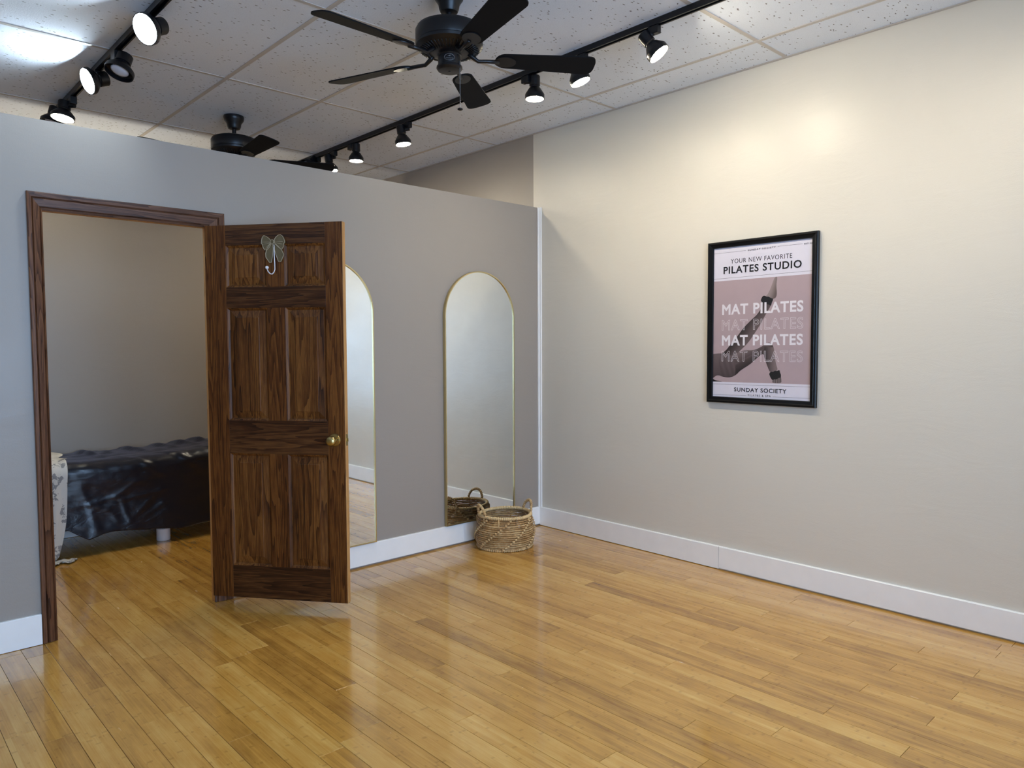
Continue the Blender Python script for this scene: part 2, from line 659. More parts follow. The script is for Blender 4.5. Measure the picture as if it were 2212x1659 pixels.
def board(mb, along, a, b, side, z0=0.004):
    """1x6 board with an eased top edge; along x at y=side or along y at x=side"""
    th, e = 0.016, 0.004
    prof = [(0, z0), (th, z0), (th, BH - e), (th - e, BH), (0, BH)]
    vs, n = [], len(prof)
    for t_ in (a, b):
        for d, z in prof:
            vs.append((t_, side - d, z) if along == 'x' else (side - d, t_, z))
    fs = [tuple(range(n)), tuple(range(n, 2 * n))[::-1]] + [(i, n + i, n + (i + 1) % n, (i + 1) % n) for i in range(n)]
    mb.add(vs, fs)
    return mb


bb = tag(empty('baseboard_right'), kind='structure')
board(MB(), 'y', -1.604, -0.016, 0.0).build('base_board', M['trim_white'], bb, fix=True)
board(MB(), 'y', YR, -1.607, 0.0, 0.010).build('base_board', M['trim_white'], bb, fix=True)
bb = tag(empty('baseboard_partition'), kind='structure')
board(MB(), 'x', XL, -3.377, 0.0, 0.002).build('base_board', M['trim_white'], bb, fix=True)
board(MB(), 'x', -2.455, 0.0, 0.0, 0.012).build('base_board', M['trim_white'], bb, fix=True)
bb = tag(empty('baseboard_back'), kind='structure')
board(MB(), 'x', XL, 0.0, YB, 0.002).build('base_board', M['trim_white'], bb, fix=True)
ct = MB()
ct.box(-0.022, -0.003, -0.014, -0.001, BH, HP)
ct.box(-0.0125, -0.001, -0.032, -0.0145, BH, HP)
tag(ct.build('trim_2', M['trim_white'], bevel=0.002), kind='structure')

# ---- door casing and jambs
def casing(mb, path_in, path_out, wd, M4=None):
    pass


cas = tag(empty('trim_3', (0, 0, 0)), kind='structure')
CT = 2.142


def mould(u0, u1, inner_to_outer):
    """cross-section points (u, depth) of the casing from inner edge u0 to outer edge u1"""
    L = u1 - u0
    q = [(0, 0), (0, .009), (.10, .012), (.14, .0085), (.20, .013), (.45, .016), (.60, .0175), (.66, .0115), (.72, .018), (.95, .019), (1, .017), (1, 0)]
    return [(u0 + L * a, d) for a, d in q]


def mitre_strip(corners):
    """corners: two end functions mapping (u,d)->point"""
    mb = MB()
    prof = mould(0, 1, True)
    n = len(prof)
    vs = [corners[0](u, d) for u, d in prof] + [corners[1](u, d) for u, d in prof]
    fs = [tuple(range(n)), tuple(range(n, 2 * n))[::-1]] + [(i, n + i, n + (i + 1) % n, (i + 1) % n) for i in range(n)]
    return mb.add(vs, fs)


cxl0, cxl1 = -3.3125, -3.3745      # left casing inner and outer edge
cxr0, cxr1 = -2.5565, -2.458
cz0, cz1 = 2.060, CT
lerp = lambda a, b, u: a + (b - a) * u
mitre_strip([lambda u, d: (lerp(cxl0, cxl1, u), -d, 0.002), lambda u, d: (lerp(cxl0, cxl1, u), -d, lerp(cz0, cz1, u))]).build('casing_board', M['wood_casing_v'], cas, fix=True)
mitre_strip([lambda u, d: (lerp(cxr0, cxr1, u), -d, 0.002), lambda u, d: (lerp(cxr0, cxr1, u), -d, lerp(cz0, cz1, u))]).build('casing_board', M['wood_casing_v'], cas, fix=True)
mitre_strip([lambda u, d: (lerp(cxl0, cxl1, u), -d, lerp(cz0, cz1, u)), lambda u, d: (lerp(cxr0, cxr1, u), -d, lerp(cz0, cz1, u))]).build('casing_head', M['wood_casing_h'], cas, fix=True)
MB().box(DX0 - .017, DX0, 0.0005, PT - .006, 0.001, DZ).build('jamb', M['wood_raw'], cas)
MB().box(DX1, DX1 + .017, 0.0005, PT - .006, 0.001, DZ).build('jamb', M['wood_raw'], cas)
MB().box(DX0 - .017, DX1 + .017, 0.0005, PT - .006, DZ + .0005, DZ + .017).build('head_jamb', M['wood_raw'], cas)

# ================================================================== DOOR
DH, DF, DZ0, DHT = Vector((-2.571, -.025, 0)), Vector((-2.099, -.651, 0)), 0.047, 2.016
DW = (DF - DH).length
DTH = 0.035
door = empty('door_1', (DH.x, DH.y, DZ0), math.atan2(DF.y - DH.y, DF.x - DH.x), kind='structure')
# local x runs from hinge to lock edge, local +y is the hidden face (towards the wall), visible face at y = 0
def flat(x0, x1, z0, z1, name, mat, y0=0.0, y1=DTH):
    return MB().box(x0, x1, y0, y1, z0, z1).build(name, mat, door, bevel=0.0012)


S0, S1 = 0.121, 0.686            # stile inner edges
M0, M1 = 0.354, 0.457            # mullion edges
rz = [0.0, 0.178, 0.792, 0.972, 1.575, 1.686, 1.908, DHT]   # rail edges above the door bottom
flat(0, S0, 0, DHT, 'hinge_stile', M['wood_v'])
flat(S1, DW - .003, 0, DHT, 'lock_stile', M['wood_v'])
flat(DW - .003, DW, 0, DHT, 'door_edge', M['wood_raw'])
for a, b, n in ((0, 1, 'bottom_rail'), (2, 3, 'lock_rail'), (4, 5, 'frieze_rail'), (6, 7, 'top_rail')):
    flat(S0, S1, rz[a], rz[b], n, M['wood_h'], 0.0006)
for a, b in ((1, 2), (3, 4), (5, 6)):
    flat(M0, M1, rz[a], rz[b], 'mullion', M['wood_v'], 0.0004)
    for xa, xb in ((S0, M0), (M1, S1)):
        za, zb = rz[a], rz[b]
        # sticking (sloped moulding round the opening) and the raised panel inside it
        p = MB()
        rect = lambda i, y: [(xa + i, y, za + i), (xb - i, y, za + i), (xb - i, y, zb - i), (xa + i, y, zb - i)]
        rings = [rect(0.0, 0.0015), rect(.004, 0.0035), rect(.011, .0105), rect(.0125, .013), rect(.016, .013), rect(.050, .0055), rect(.052, .0035), rect(.056, .0035)]
        vs = [q for rr_ in rings for q in rr_]
        fs = []
        for i in range(len(rings) - 1):
            for j in range(4):
                j2 = (j + 1) % 4
                fs.append((i * 4 + j, i * 4 + j2, (i + 1) * 4 + j2, (i + 1) * 4 + j))
        n = (len(rings) - 1) * 4
        fs.append((n, n + 1, n + 2, n + 3))
        bk = [(x_, DTH - (0.004), z_) for x_, _, z_ in rect(0.0, 0)]
        b0 = len(vs)
        vs += bk
        fs.append((b0 + 3, b0 + 2, b0 + 1, b0))
        p.add(vs, fs)
        p.build('raised_panel', M['wood_p'], door, fix=True)
# knob
kn = MB()
F = Matrix.Rotation(R(90), 4, 'X')       # lathe +z -> -y (towards the room)
KX, KZ = 0.724, 0.875
T = Matrix.Translation((KX, 0, KZ)) @ F
MB().lathe([(.0, .0), (.033, .0), (.0335, .004), (.030, .009), (.016, .0115), (0, .0115)], 40, T, caps=False).build('knob_rose', M['brass'], door, auto=True)
ko = MB().lathe([(.0, .011), (.0125, .011), (.011, .026), (.014, .032), (.0225, .039), (.0262, .048), (.0255, .057), (.020, .064), (.010, .0675), (0, .068)], 40, T, caps=False).build('door_knob', M['brass'], door)
MB().lathe([(.0, .0115), (.0035, .0115), (.003, .0145), (0, .015)], 12, Matrix.Translation((.021, 0, .003)) @ T, caps=False).build('lock_button', M['black_metal'], door)
# latch plate on the edge
MB().box(DW, DW + .0012, .006, .029, KZ - .030, KZ + .030).build('latch_plate', M['brass'], door)
MB().prism([(0, -.006), (.010, -.006), (.004, .007), (0, .007)], -.009, .009, Matrix.Translation((DW + .001, .0175, KZ))).build('latch_bolt', M['brass'], door)
for hz in (0.22, 1.0, 1.80):
    MB().lathe([(0, -.045), (.006, -.045), (.006, .045), (0, .045)], 12, Matrix.Translation((-.004, DTH - .004, hz)), caps=False).build('hinge_knuckle', M['brass'], door)

# ---- bow hook on the door
hook = empty('bow_hook', (0, 0, 0), 0, 'grey carved ribbon bow hook with white wire hook on top of brown door', 'hook')
hook.matrix_world = Matrix.Translation((DH.x, DH.y, DZ0)) @ Matrix.Rotation(math.atan2(DF.y - DH.y, DF.x - DH.x), 4, 'Z')
# outline measured on the picture crop (1508x1659 px for 100x110 px): local metres about the knot
bs = 0.134 / 740.0


def bp(x, y):
    return ((x - 745) * bs + 0.3985, 1.921 - (y - 480) * bs)


loopL = [(690, 440), (620, 370), (540, 320), (480, 300), (430, 345), (400, 440), (395, 520), (430, 560), (445, 640), (500, 720), (545, 715), (600, 640), (680, 545)]
loopR = [(800, 430), (860, 350), (930, 300), (1000, 292), (1060, 330), (1110, 430), (1130, 500), (1085, 570), (1085, 640), (1030, 715), (980, 690), (900, 620), (810, 530)]
tailL = [(700, 545), (640, 640), (540, 740), (515, 830), (525, 930), (640, 1090), (690, 1085), (735, 900), (760, 700), (745, 560)]
tailR = [(770, 560), (790, 680), (840, 860), (915, 1060), (990, 1065), (1075, 900), (1085, 860), (1030, 740), (960, 670), (860, 570)]
knot = [(695, 450), (745, 425), (795, 450), (800, 510), (770, 555), (715, 550), (690, 510)]


def ribbon(pts, name, y0, y1, par, mat, edge=True):
    q = [bp(*a) for a in pts]
    mb = MB()
    cx = sum(a[0] for a in q) / len(q)
    cz = sum(a[1] for a in q) / len(q)
    inn = [(cx + (a[0] - cx) * .86, cz + (a[1] - cz) * .86) for a in q]
    n = len(q)
    vs = [(a[0], y0, a[1]) for a in q] + [(a[0], y1, a[1]) for a in q] + [(a[0], y1 + .0022, a[1]) for a in inn]
    fs = [tuple(range(n)), tuple(range(2 * n, 3 * n))]
    for i in range(n):
        j = (i + 1) % n
        fs += [(i, j, n + j, n + i), (n + i, n + j, 2 * n + j, 2 * n + i)]
    mb.add(vs, fs)
    o = mb.build(name, mat, par, fix=True)
    if edge:
        e = MB()
        e.tube([(a[0], y1 - .0002, a[1]) for a in q], 0.0016, 6, True)
        e.build('carved_edge', M['bow_line'], o)
    return o


for pts, nm, y1 in ((loopL, 'bow_loop', -.011), (loopR, 'bow_loop', -.011), (tailL, 'bow_tail', -.009), (tailR, 'bow_tail', -.009), (knot, 'bow_knot', -.015)):
    o = ribbon(pts, nm, -.0005, y1, hook, M['bow'])
    if nm == 'bow_loop':
        c = MB()
        sgn = -1 if pts is loopL else 1
        for (ax, ay), (bx, by) in (((745 + sgn * 70, 490), (745 + sgn * 320, 490)), ((745 + sgn * 70, 515), (745 + sgn * 300, 560)), ((745 + sgn * 75, 535), (745 + sgn * 235, 680))):
            a, b = bp(ax, ay), bp(bx, by)
            c.tube([(a[0], -.0095, a[1]), (b[0], -.0105, b[1])], .0012, 6)
        c.build('carved_fold', M['bow_line'], o)
pts = [(780, 560), (790, 720), (800, 900), (815, 1150), (825, 1300), (815, 1380), (790, 1435), (760, 1430), (725, 1375), (705, 1310)]
wire = MB()
dep = [-.006, -.010, -.013, -.014, -.018, -.026, -.036, -.046, -.054, -.058]
wire.tube([(bp(*a)[0], d, bp(*a)[1]) for a, d in zip(pts, dep)], .0027, 10)
wire.build('hook_wire', M['white_metal'], hook)
c = bp(700, 1258)
MB().lathe([(0, -.009)] + [(.009 * math.cos(a), .009 * math.sin(a)) for a in [R(q) for q in range(-75, 90, 15)]] + [(0, .009)], 18, Matrix.Translation((c[0], -.058, c[1])), caps=False).build('hook_ball', M['white_metal'], hook)

# ================================================================== MIRRORS
def mirror(name, x0, x1, z0, z1, label):
    r = (x1 - x0) / 2
    cx, cz = (x0 + x1) / 2, z1 - r
    root = empty(name, (cx, -.004, z0), 0, label, 'mirror', 'arched mirrors on the partition')

    def outline(i, n=40):
        q = [(x0 + i - cx, i), (x1 - i - cx, i)]
        q += [((r - i) * math.cos(PI * k / n), cz - z0 + (r - i) * math.sin(PI * k / n)) for k in range(n + 1)]
        return q
    o, i_ = outline(0), outline(.0075)
    n = len(o)
    fr_ = MB()
    vs = [(a, 0, b) for a, b in o] + [(a, -.024, b) for a, b in o] + [(a, -.024, b) for a, b in i_] + [(a, -.016, b) for a, b in i_]
    fs = []
    for k in range(n):
        j = (k + 1) % n
        for l in range(3):
            fs.append((l * n + k, l * n + j, (l + 1) * n + j, (l + 1) * n + k))
    fr_.add(vs, fs)
    fr_.build('mirror_frame', M['gold'], root, fix=True)
    gm = MB()
    q = outline(.0072)
    gm.add([(a, -.017, b) for a, b in q] + [(a, -.006, b) for a, b in q], [tuple(range(n))[::-1], tuple(range(n, 2 * n))] + [(k, (k + 1) % n, n + (k + 1) % n, n + k) for k in range(n)])
    gm.build('mirror_glass', M['mirror'], root, fix=True)
    return root


mirror('arched_mirror', -.949, -.293, BH + .003, 1.949, 'tall gold edged arched mirror standing behind the woven basket')
mirror('arched_mirror', -2.176, -1.520, BH + .003, 1.949, 'tall gold edged arched mirror half hidden behind the open brown door')

# ================================================================== POSTER
FW0, FW1, FZ0, FZ1 = -1.512, -2.212, 1.056, 2.048
fx = -0.001


def PP(u, z, d):
    """poster coordinates: u metres from the frame's left edge (as seen), z height, d metres out from the wall"""
    return (fx - d, -1.512 - u, z)


root = empty('framed_poster', (fx, (FW0 + FW1) / 2, FZ0), 0, 'black framed pilates studio poster hanging on the white wall', 'poster')
inv = root.matrix_basis.inverted() if False else Matrix.Translation(-Vector(root.location))


def pbuild(mb, name, mat, par=root, **kw):
    mb.v = [tuple(inv @ Vector(q)) for q in mb.v]
    return mb.build(name, mat, par, **kw)


FWD = 0.700
HTF = FZ1 - FZ0
fb = 0.037
inner = (fb, FWD - fb - .003, FZ0 + fb - .002, FZ1 - fb + .0)
mould_p = [(0, .0), (0, .020), (.004, .024), (.012, .0245), (.018, .022), (.034, .019), (fb, .014), (fb, .006)]
rails = {'frame_rail': [((0, FZ0), (FWD, FZ0)), ((FWD, FZ1), (0, FZ1))], 'frame_stile': [((FWD, FZ0), (FWD, FZ1)), ((0, FZ1), (0, FZ0))]}
cor = [(0, FZ0), (FWD, FZ0), (FWD, FZ1), (0, FZ1)]
inw = [(1, 1), (-1, 1), (-1, -1), (1, -1)]
for s_ in range(4):
    e_ = (s_ + 1) % 4
    mb = MB()
    vs = []
    for c_ in (s_, e_):
        for i, d in mould_p:
            vs.append(PP(cor[c_][0] + inw[c_][0] * i, cor[c_][1] + inw[c_][1] * i, d))
    n = len(mould_p)
    fs = [tuple(range(n)), tuple(range(n, 2 * n))[::-1]] + [(i, n + i, n + (i + 1) % n, (i + 1) % n) for i in range(n)]
    mb.add(vs, fs)
    pbuild(mb, 'frame_rail' if s_ % 2 == 0 else 'frame_stile', M['black_frame'], fix=True)
M['paper'] = plain('poster_paper', srgb(214, 210, 222), 0.32, bump=(5, 0.25, 0.01))
M['mauve'] = plain('poster_mauve_print', srgb(172, 152, 156), 0.32, bump=(5, 0.25, 0.01))
M['ink'] = plain('poster_black_ink', srgb(22, 20, 24), 0.35)
M['white_ink'] = plain('poster_white_ink', srgb(222, 216, 222), 0.35)
M['cuff'] = plain('poster_cuff_print', srgb(32, 31, 33), 0.35)
vt = NT('poster_photo_print')
at = vt.n('ShaderNodeVertexColor', layer_name='tone')
vt.l(at.outputs['Color'], vt.b.inputs['Base Color'])
vt.set(vt.b, Roughness=0.35)
M['photo'] = vt.m
pd = 0.0075
mb = MB()
mb.frustum([PP(.034, 1.086, .002), PP(.664, 1.086, .002), PP(.664, 2.016, .002), PP(.034, 2.016, .002)],
           [PP(.034, 1.086, pd), PP(.664, 1.086, pd), PP(.664, 2.016, pd), PP(.034, 2.016, pd)])
paper = pbuild(mb, 'poster_sheet', M['paper'], fix=True)
LAYER = [0]


def poly(pts, name, mat, lift, par=None):
    """flat printed area, a hair proud of the paper"""
    mb = MB()
    mb.add([PP(u, z, pd + lift) for u, z in pts], [tuple(range(len(pts)))])
    o = pbuild(mb, name, mat, par or paper)
    bm = bmesh.new()
    bm.from_mesh(o.data)
    bmesh.ops.triangulate(bm, faces=bm.faces, ngon_method='EAR_CLIP')
    for f in bm.faces:
        if f.normal.x > 0:
            f.normal_flip()
    bm.to_mesh(o.data)
    bm.free()
    return o


E_ = 0.00025
poly([(.034, 1.1845), (.662, 1.1875), (.662, 1.8115), (.034, 1.8085)], 'printed_photo', M['mauve'], E_)


def lines(segs, wd, mat, lift, name):
    mb = MB()
    for (a, b) in segs:
        a, b = Vector(a), Vector(b)
        d = (b - a).normalized()
        n = Vector((-d.y, d.x)) * wd / 2
        q = [a + n, a - n, b - n, b + n]
        mb.add([PP(p_.x, p_.y, pd + lift) for p_ in q], [(0, 1, 2, 3)])
    return pbuild(mb, name, mat, paper)


for seg_ in ([((.036, 1.980), (.253, 1.981)), ((.455, 1.985), (.604, 1.985)), ((.036, 1.823), (.662, 1.829)), ((.034, 1.170), (.662, 1.1735)),
       ((.034, 1.104), (.268, 1.106)), ((.436, 1.1065), (.662, 1.109))]):
    lines([seg_], .0013, M['ink'], E_, 'ruled_line')

# ---- the photograph on the poster: a raised leg and a bent leg, with ankle cuffs
def smooth_poly(pts, it=2):
    for _ in range(it):
        q = []
        for i in range(len(pts)):
            a, b = pts[i], pts[(i + 1) % len(pts)]
            q += [(a[0] * .75 + b[0] * .25, a[1] * .75 + b[1] * .25), (a[0] * .25 + b[0] * .75, a[1] * .25 + b[1] * .75)]
        pts = q
    return pts


def tone_poly(pts, name, lift, fn, it=2, grid=0.006):
    o = poly(smooth_poly(pts, it), name, M['photo'], lift)
    me = o.data
    bm = bmesh.new()
    bm.from_mesh(me)
    # slice into a fine grid so the print can carry half tones
    lo = [min(v.co[i] for v in bm.verts) for i in range(3)]
    hi = [max(v.co[i] for v in bm.verts) for i in range(3)]
    for ax in (1, 2):
        k = lo[ax] + grid
        while k < hi[ax]:
            nrm = Vector((0, 1, 0)) if ax == 1 else Vector((0, 0, 1))
            co = Vector((0, k, 0)) if ax == 1 else Vector((0, 0, k))
            bmesh.ops.bisect_plane(bm, geom=bm.verts[:] + bm.edges[:] + bm.faces[:], plane_co=co, plane_no=nrm)
            k += grid
    bm.to_mesh(me)
    bm.free()
    ca = me.color_attributes.new('tone', 'FLOAT_COLOR', 'POINT')
    off = Vector(root.location)
    for i, v in enumerate(me.vertices):
        g_ = v.co + off
        u, z = -1.512 - g_.y, g_.z
        ca.data[i].color = tuple(q * .62 for q in fn(u, z)[:3]) + (1,)
    return o


def seg_d(u, z, a, b):
    ax, az, bx, bz = a[0], a[1], b[0], b[1]
    L2 = (bx - ax) ** 2 + (bz - az) ** 2
    t = max(0, min(1, ((u - ax) * (bx - ax) + (z - az) * (bz - az)) / L2))
    d = math.hypot(u - ax - t * (bx - ax), z - az - t * (bz - az))
    s_ = (bx - ax) * (z - az) - (bz - az) * (u - ax)
    return d, t, (1 if s_ > 0 else -1)


def mixc(a, b, t):
    t = max(0, min(1, t))
    return tuple(a[i] + (b[i] - a[i]) * t for i in range(3)) + (1,)


def up_tone(u, z):
    d, t, s_ = seg_d(u, z, (.13, 1.36), (.395, 1.68))
    base = mixc(srgb(66, 56, 56), srgb(88, 76, 76), t)
    if s_ < 0:
        base = mixc(base, srgb(120, 104, 104), d / .030 * .55)
    else:
        base = mixc(base, srgb(52, 44, 44), d / .03 * .8)
    if z > 1.685:
        base = mixc(srgb(176, 158, 156), srgb(120, 104, 102), (u - .405 - (z - 1.70) * .30) / .035)
    return base


def body_tone(u, z):
    if u < .19 and z < 1.37:      # shirt
        f = math.sin((u - .034) * 170 + (z - 1.2) * 60) * .5 + .5
        c_ = mixc(srgb(96, 82, 84), srgb(126, 110, 112), (z - 1.21) / .14)
        return mixc(c_, srgb(70, 60, 62), f * .35 * (u > .08))
    d, t, s_ = seg_d(u, z, (.17, 1.29), (.41, 1.41))
    c_ = mixc(srgb(96, 82, 82), srgb(148, 128, 128), (d / .05) if s_ > 0 else -d / .04 + .35)
    if s_ < 0:
        c_ = mixc(c_, srgb(62, 54, 55), d / .05)
    if u > .375 and z < 1.40:     # shin
        c_ = mixc(srgb(146, 128, 128), srgb(80, 70, 70), (.445 - (1.36 - z) * -.06 - u) / .055)
    return c_


up = [(0.0916, 1.3596), (0.1247, 1.3783), (0.1613, 1.4225), (0.2054, 1.4698), (0.2448, 1.52), (0.2917, 1.5621), (0.3378, 1.5999), (0.3677, 1.652), (0.360, 1.6702), (0.3669, 1.705), (0.3898, 1.7003), (0.4118, 1.7377), (0.432, 1.793), (0.4406, 1.8091), (0.4569, 1.8114), (0.4487, 1.7634), (0.455, 1.7074), (0.4462, 1.6855), (0.4291, 1.6842), (0.417, 1.6428), (0.4023, 1.6188), (0.3764, 1.5774), (0.3578, 1.5424), (0.3238, 1.4933), (0.2778, 1.4291), (0.2385, 1.3931), (0.2068, 1.3638), (0.1786, 1.3453), (.12, 1.335)]
body = [(0.0341, 1.3555), (0.0341, 1.3575), (0.0999, 1.3634), (0.14, 1.351), (0.1786, 1.3473), (0.2386, 1.3858), (0.3098, 1.3786), (0.3712, 1.4072), (0.4089, 1.4318), (0.4317, 1.4141), (0.4433, 1.3859), (0.4479, 1.3297), (0.4597, 1.2877), (0.4675, 1.2633), (0.4191, 1.2481), (0.4036, 1.2796), (0.3838, 1.3291), (0.3757, 1.3646), (0.3414, 1.3429), (0.2953, 1.2993), (0.2243, 1.258), (0.2004, 1.2318), (0.1598, 1.2123), (0.1101, 1.2145), (0.0679, 1.2284), (0.0341, 1.2048), (0.0341, 1.206)]
tone_poly(up, 'printed_leg', 2 * E_, up_tone)
tone_poly(body, 'printed_leg', 3 * E_, body_tone)
tone_poly([(0.437, 1.222), (0.483, 1.236), (0.488, 1.2216), (0.4923, 1.1885), (0.4336, 1.1882), (.434, 1.205)], 'printed_hand', 2 * E_, lambda u, z: mixc(srgb(150, 134, 134), srgb(90, 80, 80), math.sin(u * 420) * .5 + .35), it=1, grid=.003)
tone_poly([(.034, 1.1845), (.034, 1.203), (.052, 1.194), (.085, 1.190), (.104, 1.1848)], 'printed_hand', 2 * E_, lambda u, z: mixc(srgb(52, 46, 48), srgb(120, 104, 106), (u - .05) / .03), it=0)
poly(smooth_poly([(0.3669, 1.7036), (.378, 1.705), (.39, 1.697), (.402, 1.698), (.414, 1.690), (0.4306, 1.6837), (.431, 1.675), (.424, 1.662), (0.4187, 1.6407), (.405, 1.651), (.392, 1.653), (.378, 1.662), (0.3537, 1.6703), (.356, 1.688)], 1), 'printed_cuff', M['cuff'], 4 * E_)
poly(smooth_poly([(0.4116, 1.2444), (.425, 1.256), (.437, 1.253), (.447, 1.262), (.460, 1.260), (0.4786, 1.267), (.480, 1.252), (.487, 1.240), (0.4866, 1.2217), (.470, 1.219), (.460, 1.210), (.446, 1.212), (0.4348, 1.2047), (.426, 1.214), (.420, 1.224)], 1), 'printed_cuff', M['cuff'], 4 * E_)


def text(s_, u0, u1, zb, ht, mat, lift, name, bold=0.0, outline=0.0, tilt=0.0, track=1.0):
    """printed lettering, one flat piece per word"""
    def raw(line):
        cu = bpy.data.curves.new(name, 'FONT')
        cu.body = s_
        cu.size = 1.0
        cu.space_character = track
        cu.resolution_u = 4
        if line:
            cu.fill_mode = 'NONE'
            cu.bevel_depth = line
            cu.bevel_resolution = 0
        elif bold < 0:
            cu.offset = bold
        tmp = bpy.data.objects.new(name, cu)
        COL.objects.link(tmp)
        me = bpy.data.meshes.new_from_object(tmp.evaluated_get(bpy.context.evaluated_depsgraph_get()))
        bpy.data.objects.remove(tmp)
        return [v.co.copy() for v in me.vertices], [list(p_.vertices) for p_ in me.polygons]
    V_, F_ = [], []
    for line in ([outline] if outline else ([0] + ([bold] if bold > 0 else []))):
        a, b = raw(line)
        n0 = len(V_)
        V_ += [(v.x, v.y, (1 if v.z > 0 else 0) if line else 0) for v in a]
        F_ += [[n0 + q for q in f] for f in b]
    x0, x1 = min(v[0] for v in V_), max(v[0] for v in V_)
    y0, y1 = -max(outline, bold, 0), max(v[1] for v in V_)
    iv = sorted((min(V_[q][0] for q in f), max(V_[q][0] for q in f)) for f in F_)
    gaps, hi = [], iv[0][1]
    for a, b in iv:
        if a > hi:
            gaps.append((a - hi, (a + hi) / 2))
        hi = max(hi, b)
    cuts = sorted(g_[1] for g_ in sorted(gaps, reverse=True)[:s_.count(' ')])
    groups = {}
    for f in F_:
        cx = sum(V_[q][0] for q in f) / len(f)
        groups.setdefault(sum(cx > c_ for c_ in cuts), []).append(f)
    for k_ in sorted(groups):
        mb = MB()
        ids = {}
        for f in groups[k_]:
            g_ = []
            for q in f:
                if q not in ids:
                    ids[q] = len(mb.v)
                    x, y, zz = V_[q]
                    u = u0 + (u1 - u0) * (x - x0) / (x1 - x0)
                    z = zb + ht * (y - y0) / (y1 - y0) + tilt * (u - u0)
                    mb.v.append(PP(u, z, pd + lift + .00012 * zz))
                g_.append(ids[q])
            mb.f.append(g_)
            mb.sm.append(False)
        pbuild(mb, name, mat, paper)


L5 = 5 * E_
text('SUNDAY SOCIETY', .266, .443, 1.9765, .0095, M['ink'], L5, 'lettering', .012, 0, .01, 1.35)
text('EST 20', .614, .662, 1.980, .0075, M['ink'], L5, 'lettering', .008, 0, 0, 1.15)
text('YOUR NEW FAVORITE', .153, .544, 1.911, .027, M['ink'], L5, 'lettering', -.004, 0, 0, 1.12)
text('PILATES STUDIO', .104, .601, 1.850, .0445, M['ink'], L5, 'lettering', .022, 0, 0.004, 1.12)
text('SUNDAY SOCIETY', .185, .521, 1.129, .0245, M['ink'], L5, 'lettering', .012, 0, 0.004, 1.14)
text('PILATES & SPA', .278, .425, 1.1035, .0115, M['ink'], L5, 'lettering', -.002, 0, 0.006, 1.3)
for zb, ol in ((1.5995, 0), (1.5035, 1), (1.4095, 0), (1.3125, 1)):
    text('MAT PILATES', .097, .615, zb, .0645, M['white_ink'], L5, 'lettering', 0.0 if ol else .030, .0105 if ol else 0, .006, 1.1)

# ================================================================== WOVEN BASKET
def seagrass(name='seagrass', lift=0.0):
    t = NT(name)
    v = t.coord()
    a = t.noise(t.mapping(v, (60, 60, 240)), 1.0, 4, 0.6)
    b = t.noise(v, 26, 3)
    inf = t.n('ShaderNodeObjectInfo')
    f = t.math('ADD', t.math('ADD', t.math('MULTIPLY', a, 0.6), t.math('MULTIPLY', b, 0.5)), t.math('MULTIPLY', t.math('SUBTRACT', inf.outputs['Random'], 0.5 - lift), 0.22))
    t.l(t.ramp(f, [(0.28, srgb(82, 54, 26)), (0.5, srgb(164, 126, 78)), (0.78, srgb(216, 186, 136))]), t.b.inputs['Base Color'])
    t.set(t.b, Roughness=0.6)
    t.bump(a, 0.4, 0.003)
    return t.m


M['seagrass'] = seagrass()
M['seagrass_pale'] = seagrass('pale_seagrass', 0.7)
bk = empty('woven_basket', (-.606, -.255, 0), 0, 'round woven seagrass basket with two loop handles on the floor before the mirror', 'basket')
BR, BHT = 0.192, 0.232
NC = 15
rng = random.Random(4)


def brad(z):
    t = z / BHT
    return BR * (0.955 + 0.10 * math.sin(PI * min(1, t * .9 + .12)) - .015 * t)


AX, AY = 1.02, 0.98
for c_ in range(NC):
    z0 = 0.020 + c_ * (BHT - 0.035) / (NC - 1)
    ph = rng.uniform(0, 6)
    pts, rd = [], []
    N = 96
    for i in range(N):
        a = 2 * PI * i / N
        lump = noise.noise(Vector((math.cos(a) * 5, math.sin(a) * 5, c_ * 3.1)))
        zz = z0 + .0022 * noise.noise(Vector((math.cos(a) * 3, math.sin(a) * 3, c_ * 1.7 + 9)))
        r_ = brad(zz) + .002 * lump
        pts.append((r_ * AX * math.cos(a), r_ * AY * math.sin(a), zz))
        rd.append(.0061 + .0016 * noise.noise(Vector((math.cos(a) * 14, math.sin(a) * 14, c_ * 5.3))))
    MB().tube(pts, rd, 7, True).build('woven_strand', M['seagrass'], bk)
# diagonal braids climbing round the wall
for b_ in range(7):
    mb = MB()
    a0 = 2 * PI * b_ / 7 + 0.35
    for i in range(15):
        z0 = .020 + i * (BHT - .04) / 14
        a = a0 + (i / 14) * 1.15
        for s_ in (-1, 1):
            r_ = brad(z0) + .0105
            da = s_ * .030
            p0 = Vector((r_ * AX * math.cos(a + da), r_ * AY * math.sin(a + da), z0 + .006))
            p1 = Vector(((r_ + .003) * AX * math.cos(a), (r_ + .003) * AY * math.sin(a), z0 - .007))
            pm = (p0 + p1) / 2 + Vector((math.cos(a), math.sin(a), 0)) * .0015
            mb.tube([p0, pm, p1], [.0034, .0066, .003], 6)
    mb.build('braid', M['seagrass_pale'], bk)


def rope(ctr, rad, name, wraps, amp, closed=True):
    """a core wrapped with a spiralling strand, so that it reads as beads"""
    mb = MB()
    n = len(ctr)
    rr_ = [rad * (0.66 + 0.46 * abs(math.sin(PI * wraps * i / n))) for i in range(n)]
    mb.tube(ctr, rr_, 8, closed)
    return mb.build(name, M['seagrass_pale'], bk)


